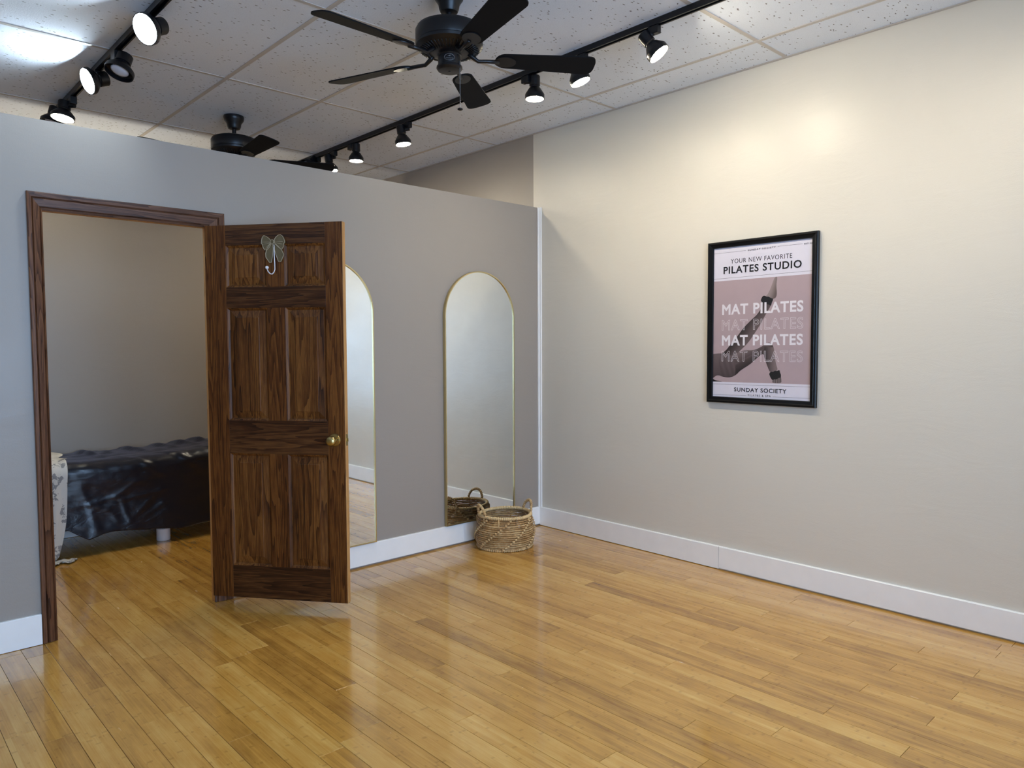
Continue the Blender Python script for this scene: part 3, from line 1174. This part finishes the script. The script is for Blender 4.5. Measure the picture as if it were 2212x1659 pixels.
N = 480
ring = lambda r_, z, n=N: [(r_ * AX * math.cos(2 * PI * i / n), r_ * AY * math.sin(2 * PI * i / n), z + .003 * math.sin(2 * 2 * PI * i / n + .9)) for i in range(n)]
rope(ring(brad(BHT) + .001, BHT - .004), .0115, 'rim_rope', 88, .3)
rope([(x, y, .0095) for x, y, z in ring(brad(0) + .002, 0)], .0095, 'foot_rope', 80, .3)
base = MB().lathe([(0, .004), (BR * .93, .004), (BR * .93, .012), (0, .012)], 48, caps=False)
base.build('basket_bottom', M['seagrass'], bk)
for st in range(10):
    a = 2 * PI * st / 10
    r_ = brad(.1) - .010
    MB().tube([(r_ * AX * math.cos(a), r_ * AY * math.sin(a), z) for z in (.012, .08, .15, BHT - .008)], .005, 6).build('upright_stake', M['seagrass'], bk)
for ang in (R(-18), R(162)):
    c_ = Vector((math.cos(ang), math.sin(ang), 0))
    tdir = Vector((-math.sin(ang), math.cos(ang), 0))
    r_ = brad(BHT) + .003
    pts = []
    n = 120
    for i in range(n):
        t = PI * i / (n - 1)
        q = c_ * r_ + tdir * (.062 * math.cos(t)) + Vector((0, 0, BHT - .012 + .085 * math.sin(t) ** .8))
        q += c_ * (.012 * math.sin(t)) - c_ * (.010 * (math.cos(t) ** 2))
        pts.append(q)
    rope(pts, .0098, 'loop_handle', 17, .3, False)

# ================================================================== TRACKS AND TRACK LIGHTS
TH = 0.030
def track(x, y0, y1, label):
    root = empty('lighting_track', (x, (y0 + y1) / 2, HC - .002), 0, label, 'light track')
    L = (y1 - y0) / 2
    mb = MB()
    mb.box(-.018, .018, -L, L, -.006, 0)
    mb.box(-.018, -.009, -L, L, -TH, -.006)
    mb.box(.009, .018, -L, L, -TH, -.006)
    mb.build('track_channel', M['black_metal'], root)
    MB().box(-.003, .003, -L, L, -.020, -.006).build('conductor_strip', M['black_metal'], root)
    for s_ in (-1, 1):
        MB().box(-.020, .020, s_ * L - .012, s_ * L + .012, -TH - .002, 0).build('end_cap', M['black_metal'], root, bevel=.002)
    return root


track(-.96, -3.6, 2.10, 'long black ceiling track running above the white wall side')
track(-2.862, -2.2, 1.74, 'black ceiling track on the left, ending above the doorway')
ZT = HC - .002 - TH


def lamp(x, y, zs, phi, aim, scale, ax, lit, label, bulb=None):
    root = empty('track_light', (x, y, ZT), 0, label, 'track light', 'adjustable track lights')
    d = Vector(aim).normalized()
    s_ = Vector((math.cos(R(phi)), math.sin(R(phi)), 0))
    s_ = (s_ - d * s_.dot(d)).normalized()
    k = scale
    S = Vector((0, 0, zs - ZT))
    N_ = S + s_ * .05 * k
    MB().box(-.016 * k, .016 * k, -.030 * k, .030 * k, min(-.040 * k, zs - ZT + .012), -0.0008).build('track_adapter', M['black_metal'], root, bevel=.003)
    ar = MB()
    ar.tube([(0, 0, -.030), S + Vector((0, 0, -.004))], .0085 * k, 12)
    ar.tube([S - s_ * .012 * k, S + s_ * .030 * k], .013 * k, 16)
    ar.build('swivel_arm', M['black_metal'], root, auto=True)
    T_ = align(N_, d) @ Matrix.Diagonal((1, 1, ax / scale, 1))
    MB().lathe([(0, -.034 * k), (.027 * k, -.034 * k), (.032 * k, -.029 * k), (.032 * k, .026 * k), (.026 * k, .029 * k), (.026 * k, .036 * k), (0, .036 * k)], 32, T_, caps=False).build('lamp_holder', M['black_metal'], root, auto=True)
    hd = MB().lathe([(.026 * k, .034 * k), (.034 * k, .040 * k), (.056 * k, .074 * k), (.058 * k, .079 * k), (.058 * k, .104 * k), (.0545 * k, .104 * k), (.0535 * k, .078 * k), (.030 * k, .044 * k), (.026 * k, .034 * k)], 36, T_, caps=False)
    hd.build('lamp_hood', M['black_metal'], root, auto=True)
    br = .049 * k if lit else .036 * k
    prof = [(.022 * k, .042 * k), (.040 * k if lit else .030 * k, .070 * k), (br, .084 * k)]
    dome = .030 * k if (lit and bulb in (None, 'bulb_dim')) else .017 * k
    prof += [(br * math.cos(a), .084 * k + dome * math.sin(a)) for a in [R(q) for q in (15, 30, 45, 60, 75)]] + [(0, .084 * k + dome)]
    MB().lathe(prof, 28, T_, caps=False).build('bulb', M[bulb or 'bulb_on'] if lit else M['bulb_off'], root)
    return root


XR, XT = -.96, -2.862
lamp(XR, -3.20, 2.970, 137, (0.08, 0.15, -0.98), 1.0, 1.0, True, 'added lit black track light out of view, at the street end of the long track')  # unseen head, added to brighten the right end of the white wall and floor
lamp(XR, -1.780, 2.995, 114, (0.30, -0.52, -0.78), 1.0, 1.0, True, 'lit black track light nearest the white wall at upper right, face tilted to the room', 'bulb_dim')
lamp(XR, -1.298, 2.985, 129, (0.24, -0.27, -0.93), 1.0, 1.0, True, 'lit black track light behind a fan blade tip', 'bulb_dim')
lamp(XR, -0.852, 2.988, -51, (0.0, 0.0, -1.0), 1.0, 1.0, True, 'lit black track light hanging straight down below the fan blade', 'bulb_dim')
lamp(XR, 0.371, 2.975, 136, (0.10, -0.10, -0.98), 1.0, 1.0, True, 'lit black track light in the middle of the long track, above the partition', 'bulb_dim')
lamp(XR, 1.158, 2.990, -69, (0.0, 0.0, -1.0), 1.0, 1.0, True, 'lit black track light pointing down behind the partition top', 'bulb_dim')
lamp(XR, 1.425, 2.972, 123, (0.12, -0.15, -0.97), 1.0, 1.0, True, 'lit black track light just above the partition edge, right of the far fan', 'bulb_dim')
lamp(XR, 1.700, 2.972, 160, (-0.75, -0.20, -0.60), 1.0, 1.0, False, 'unlit black track light at the far end, beside the far fan blade')
lamp(XT, -0.165, 2.972, -64, (-0.72, -0.28, -0.42), 1.27, 0.85, True, 'large lit black track light at top left, facing the camera', 'bulb_cool')
lamp(XT, 0.392, 2.965, -73, (-0.35, -0.15, -0.92), 1.27, 0.85, False, 'unlit black track light with white bulb on the left track')
lamp(XT, 0.790, 2.972, -70, (-0.85, -0.12, -0.36), 1.27, 0.85, True, 'lit black track light turned sideways to the left, second from the track end', 'bulb_cool')
lamp(XT, 1.377, 2.970, 127, (-0.17, -0.08, -0.97), 1.2, 0.85, True, 'lit black track light at the end of the left track, above the doorway', 'bulb_warm')
lamp(XT, 1.600, 2.970, 145, (-0.25, -0.05, -0.95), 1.2, 0.85, False, 'unlit black track light behind the lit one at the left track end')

# ================================================================== CEILING FANS
def fan(x, y, ang0, label, dz=0.0, chain=True, pitch=-13):
    root = empty('ceiling_fan', (x, y, HC - .002), 0, label, 'ceiling fan', 'black five blade ceiling fans')
    P = lambda z: z - HC + .002
    MB().lathe([(0, 0), (.068, 0), (.070, -.010), (.066, -.030), (.050, -.052), (.046, -.075), (.040, -.088), (.020, -.092), (0, -.092)][::-1], 40, caps=False).build('canopy', M['black_metal'], root, auto=True)
    MB().lathe([(0, -.19), (.014, -.19), (.014, -.085), (0, -.085)], 20, caps=False).build('downrod', M['black_metal'], root, auto=True)
    zt = P(2.897)
    mot = [(0, zt + .012), (.05, zt + .010), (.120, zt + .004), (.148, zt - .006), (.157, zt - .022), (.157, zt - .070), (.155, zt - .076), (.158, zt - .080), (.156, zt - .092), (.140, zt - .106), (.085, zt - .125), (.060, zt - .130), (0, zt - .130)]
    MB().lathe(mot[::-1], 56, caps=False).build('motor_housing', M['black_metal'], root, auto=True)
    rb = MB()
    for k in range(48):
        a = 2 * PI * k / 48
        u = Vector((math.cos(a), math.sin(a), 0))
        rb.tube([u * .138 + Vector((0, 0, zt - .1085)), u * .092 + Vector((0, 0, zt - .1245))], .0024, 5)
    rb.build('vent_rib', M['black_metal'], root, kind='stuff')
    zs = zt - .128
    sw = [(0, zs), (.056, zs), (.056, zs - .004), (.053, zs - .008), (.053, zs - .050), (.060, zs - .054), (.061, zs - .062), (.054, zs - .072), (.050, zs - .074), (0, zs - .074)]
    MB().lathe(sw[::-1], 40, caps=False).build('switch_housing', M['black_metal'], root, auto=True)
    MB().lathe([(0, zs - .0765), (.006, zs - .0765), (.006, zs - .072), (0, zs - .072)], 12, caps=False).build('cap_screw', M['black_metal'], root)
    # maker's oval badge with a swoosh, facing the camera
    if chain:
        dirc = Vector((cam_p.x - x, cam_p.y - y, 0)).normalized()
        a0 = math.atan2(dirc.y, dirc.x)
        bd = MB()
        onc = lambda da, z, r_=.0545: (r_ * math.cos(a0 + da), r_ * math.sin(a0 + da), zs - .028 + z)
        bd.tube([onc(.44 * math.cos(t), .0145 * math.sin(t)) for t in [2 * PI * i / 40 for i in range(40)]], .0009, 6, True)
        bd.tube([onc(-.16, .004), onc(-.05, .0055), onc(.05, .0065), onc(.14, .0085)], [.0006, .0018, .0018, .0006], 6)
        for i in range(9):
            da = -.30 + .075 * i
            bd.tube([onc(da, -.007 - .001 * (i == 8)), onc(da + .02, -.0015 + .0012 * (i in (0, 4)))], .0009, 5)
        bd.build('oval_badge', M['silver'], root)
    # blades
    zb_ = P(2.755 + dz)
    for k in range(5):
        a = R(ang0 + 72 * k)
        Rz = Matrix.Rotation(a, 4, 'Z')
        tilt = Rz @ Matrix.Translation((0, 0, zb_)) @ Matrix.Rotation(R(pitch), 4, 'X')
        q = []
        L0, L1 = .215, .695
        for i in range(13):                # rounded root end
            t = PI / 2 + PI * i / 12
            q.append((L0 + .050 + .050 * math.cos(t), .052 * math.sin(t)))
        for i in range(17):                # rounded tip, a little wider
            t = -PI / 2 + PI * i / 16
            ct_, st_ = math.cos(t), math.sin(t)
            q.append((L1 - .045 + .045 * math.copysign(abs(ct_) ** .7, ct_), .068 * math.copysign(abs(st_) ** .7, st_)))
        b = MB().prism(q, -.003, .003, tilt)
        bo = b.build('fan_blade', M['black_blade'], root, fix=True)
        ir = MB()
        u = Rz @ Vector((1, 0, 0))
        V = lambda r_, z: Vector((u.x * r_, u.y * r_, z))
        zr = zt - .124
        ir.tube([V(.088, zr + .012), V(.105, zr - .006), V(.135, zr - .026), V(.175, zb_ - .006), V(.235, zb_ - .006)], [.013, .011, .009, .009, .010], 10)
        oval = [(.262 + .052 * math.cos(2 * PI * i / 28), .040 * math.sin(2 * PI * i / 28)) for i in range(28)]
        ir.prism(oval, -.0075, -.0032, tilt)
        ir.build('blade_iron', M['black_metal'], bo, fix=True)
    if chain:
        dirc = (Vector((cr.x, cr.y, 0)).normalized() * .048 + Vector((cam_p.x - x, cam_p.y - y, 0)).normalized() * .026)
        ch = MB()
        z0, z1 = zs - .040, P(2.517)
        n = 70
        pts = [(dirc.x, dirc.y, z0 + (z1 - z0) * i / n) for i in range(n + 1)]
        ch.tube(pts, [.0011 + .0005 * (i % 2) for i in range(n + 1)], 6)
        co = ch.build('pull_chain', M['silver'], root)
        MB().lathe([(0, -.006), (.007, -.0055), (.0125, -.002), (.0125, .002), (.007, .0055), (0, .006)], 20, Matrix.Translation((dirc.x, dirc.y, z1 - .004)), caps=False).build('chain_fob', M['black_metal'], co)
        MB().tube([(dirc.x * .72, dirc.y * .72, z0 + .001), (dirc.x, dirc.y, z0 + .001)], .004, 8).build('chain_outlet', M['black_metal'], root)
    return root


fan(-1.9, -1.305, -34.5, 'large black ceiling fan with a hanging pull chain, nearer the camera')
fan(-1.9, 1.165, -22.0, 'smaller looking black ceiling fan partly hidden behind the partition top', dz=-0.010)

# ================================================================== TREATMENT ROOM
M['dark_vinyl'] = plain('dark_table_vinyl', srgb(22, 22, 26), 0.45)
tb = empty('massage_table', (-2.3, 1.82, 0), 0, 'treatment table under the black satin sheet, one short white foot showing', 'table')
MB().box(-.98, 1.30, -.27, .27, .50, .60).build('table_top', M['dark_vinyl'], tb, bevel=.03)
for lx, ly in ((-.02, -.225), (-.93, -.20), (-.93, .22), (1.1, -.22), (1.1, .22), (.98, .22)):
    if (lx, ly) == (.98, .22):
        continue
    lg = MB().lathe([(0, 0), (.044, 0), (.047, .004), (.047, .086), (.043, .090), (.026, .090), (.026, .500), (0, .500)], 28, Matrix.Translation((lx, ly, 0)), caps=False)
    lg.build('table_leg', M['white_metal'] if lx == -.02 else M['dark_vinyl'], tb, auto=True)


def satin():
    t = NT('black_satin')
    v = t.coord()
    nz = t.noise(v, 6.0, 3)
    t.l(t.mix(nz, srgb(7, 8, 15), srgb(14, 15, 29)), t.b.inputs['Base Color'])
    t.set(t.b, Roughness=0.28)
    t.b.inputs['Coat Weight'].default_value = 0.25
    t.b.inputs['Coat Roughness'].default_value = 0.16
    t.b.inputs['Specular IOR Level'].default_value = 0.42
    t.b.inputs['Sheen Weight'].default_value = 0.25
    t.b.inputs['Sheen Tint'].default_value = srgb(120, 130, 180)
    wv = t.noise(t.mapping(v, (6, 16, 14)), 1.0, 5, 0.6, 0.9)
    t.bump(wv, 0.38, 0.012)
    return t.m


M['satin'] = satin()


def crease(x, z, a, b, wd, h):
    d, t, s_ = seg_d(x, z, a, b)
    return h * math.exp(-(d / wd) ** 2) * (1 - .5 * abs(2 * t - 1))


CR = [((-3.0, .34), (-2.82, .35), .016, .012), ((-2.82, .35), (-2.66, .385), .014, .016), ((-2.66, .385), (-2.52, .47), .014, .014), ((-2.82, .35), (-2.70, .30), .016, .018),
      ((-2.70, .30), (-2.64, .20), .020, .016), ((-2.62, .35), (-2.30, .40), .014, .014), ((-2.62, .35), (-2.57, .20), .018, .020), ((-2.57, .20), (-2.36, .40), .015, .018),
      ((-2.60, .36), (-2.66, .385), .013, .014), ((-2.82, .35), (-2.86, .45), .018, .012), ((-2.82, .35), (-2.78, .18), .02, .014), ((-2.50, .20), (-2.28, .34), .014, .014),
      ((-2.95, .24), (-2.72, .16), .022, .016), ((-2.45, .52), (-2.05, .62), .022, .016), ((-2.55, .47), (-2.1, .56), .02, .012), ((-2.36, .32), (-2.31, .22), .014, .012),
      ((-2.75, .52), (-2.35, .44), .022, .010), ((-2.3, .50), (-2.0, .50), .03, .012)]
sheet = MB()
NX, NS = 190, 110
xa, xb = -3.42, -0.98
vs = []
# cross-section: from the wall side over the top, round the front edge and down
prof = []
for i in range(NS + 1):
    s_ = i / NS * 1.28
    if s_ < .56:
        y, z, ny, nz = 2.115 - s_, .640 - .010 * (1 - s_ / .56), 0, 1
    elif s_ < .72:
        t = (s_ - .56) / .16 * PI / 2
        y, z, ny, nz = 1.555 - .075 * math.sin(t), .565 + .075 * math.cos(t), -math.sin(t), math.cos(t)
    else:
        y, z, ny, nz = 1.48 + .012 * math.sin((s_ - .72) * 5), .565 - (s_ - .72), -1, 0
    prof.append((y, z, ny, nz, s_))
for i in range(NX + 1):
    x = xa + (xb - xa) * i / NX
    hem = .115 + .022 * math.sin(x * 7.0 + 1.0) + .02 * noise.noise(Vector((x * 5, 3, 1)))
    hem += .10 * max(0, min(1, (-2.83 - x) / .12))
    for (y, z, ny, nz, s_) in prof:
        if z < .56:
            z = .56 - (.56 - z) * (.56 - hem) / (.56 - .005)
        d = 0
        if nz > .3:
            d += nz * (.010 * noise.noise(Vector((x * 4 + s_ * 3, s_ * 9, 2))) + .010 * abs(noise.noise(Vector((x * 7, s_ * 5, 5)))))
            for cx_, am in ((-2.72, .028), (-2.42, .030), (-2.20, .024), (-2.05, .03), (-2.60, .012), (-1.93, .03)):
                d += am * math.exp(-((x - cx_ - (s_ - .1) * .25) / .028) ** 2) * math.exp(-((s_ - .12) / .16) ** 2)
            d += nz * .05 * max(0, min(1, (x + 2.35) / .5)) * (.4 + .6 * s_)
        if ny < -.3:
            for a, b, wd, h in CR:
                d += crease(x, z, a, b, wd, h) * .20
            d += -ny * (.005 * noise.noise(Vector((x * 5, z * 4, 8))) + .003 * noise.noise(Vector((x * 13, z * 11, 3))))
            d += .014 * math.sin(x * 8 + z * 3) * max(0, (.5 - z)) * 1.2
        # oblique pull folds near the front edge
        f = x * 1.0 - s_ * .9
        d += .016 * max(0, math.sin(f * 22) - .55) * math.exp(-((s_ - .62) / .16) ** 2) * max(0, min(1, (x + 2.65) / .2))
        vs.append((x, y + ny * d, z + nz * d))
fs = []
n = NS + 1
for i in range(NX):
    for j in range(NS):
        fs.append((i * n + j, (i + 1) * n + j, (i + 1) * n + j + 1, i * n + j + 1))
sheet.add(vs, fs, None, True)
so = sheet.build('satin_sheet', M['satin'])
so.modifiers.new('thick', 'SOLIDIFY').thickness = .0015
tag(so, 'black satin sheet with creases draped over the table seen through the doorway', 'sheet')


def toile():
    t = NT('toile_cotton')
    v = t.coord()
    a = t.noise(t.mapping(v, (1, 1, 1)), 9.0, 4, 0.6, 0.6)
    b = t.noise(v, 38.0, 3, 0.6, 0.9)
    f = t.math('MULTIPLY', t.math('SMOOTH_MIN', t.math('GREATER_THAN', a, 0.55), 1.0, 0.1), t.math('GREATER_THAN', b, 0.47))
    t.l(t.mix(t.math('MULTIPLY', f, 0.8), srgb(206, 202, 194), srgb(110, 110, 114)), t.b.inputs['Base Color'])
    t.set(t.b, Roughness=0.85)
    t.bump(t.noise(v, 300, 2), 0.2, 0.002)
    return t.m


M['toile'] = toile()
th = MB()
NXT, NST = 40, 90
vs = []
for i in range(NXT + 1):
    u = i / NXT
    for j in range(NST + 1):
        s_ = j / NST * 1.30
        if s_ < .40:
            y, z = 1.98 - s_ - .02, .668
        elif s_ < .56:
            t = (s_ - .40) / .16 * PI / 2
            y, z = 1.56 - .105 * math.sin(t), .563 + .105 * math.cos(t)
        else:
            y, z = 1.455, .563 - (s_ - .56)
        z = max(z, .004)
        # the right edge of the throw wanders in towards the foot
        zz = max(0, min(1, (z - .02) / .62))
        xr = -2.932 + .012 * math.sin(zz * 5) - .085 * (1 - zz) ** 1.3
        if z < .03:
            xr += .10 * min(1, (s_ - 1.11) / .1)
        if s_ < .40:
            xr += .02 + .03 * math.sin(s_ * 16)
        x = -3.42 + (xr + 3.42) * u
        f = .010 * math.sin(u * 30 + zz * 2) * (1 - zz * .6)
        if z <= .03:
            y = 1.455 - (s_ - 1.11) * .35 + .02 * math.sin(u * 40)
            z = .006 + .012 * abs(math.sin(u * 37 + s_ * 60)) * (1 if s_ > 1.12 else .3)
        vs.append((x, y - f, z + (.006 * math.sin(u * 22 + s_ * 9) if s_ < .45 else 0)))
fs = []
n = NST + 1
for i in range(NXT):
    for j in range(NST):
        fs.append((i * n + j, (i + 1) * n + j, (i + 1) * n + j + 1, i * n + j + 1))
th.add(vs, fs, None, True)
to = th.build('toile_throw', M['toile'])
to.modifiers.new('thick', 'SOLIDIFY').thickness = .002
tag(to, 'cream throw with grey floral print hanging over the left end of the covered table', 'throw')
# a lamp beyond the treatment room wall lights the ceiling there
bl = emit('corridor_bulb', (1.0, 0.90, 0.72, 1), 220)
pl = empty('pendant_bulb', (-2.6, YB + .55, 1.95), 0, 'bare warm bulb on a cord in the passage behind the back wall', 'bulb')
MB().lathe([(0, -.05)] + [(.05 * math.cos(R(q)), .05 * math.sin(R(q))) for q in range(-70, 71, 20)] + [(.018, .06), (0, .06)], 20, caps=False).build('bulb', bl, pl)
MB().tube([(0, 0, .06), (0, 0, HC - 1.95)], .004, 8).build('cord', M['black_metal'], pl)
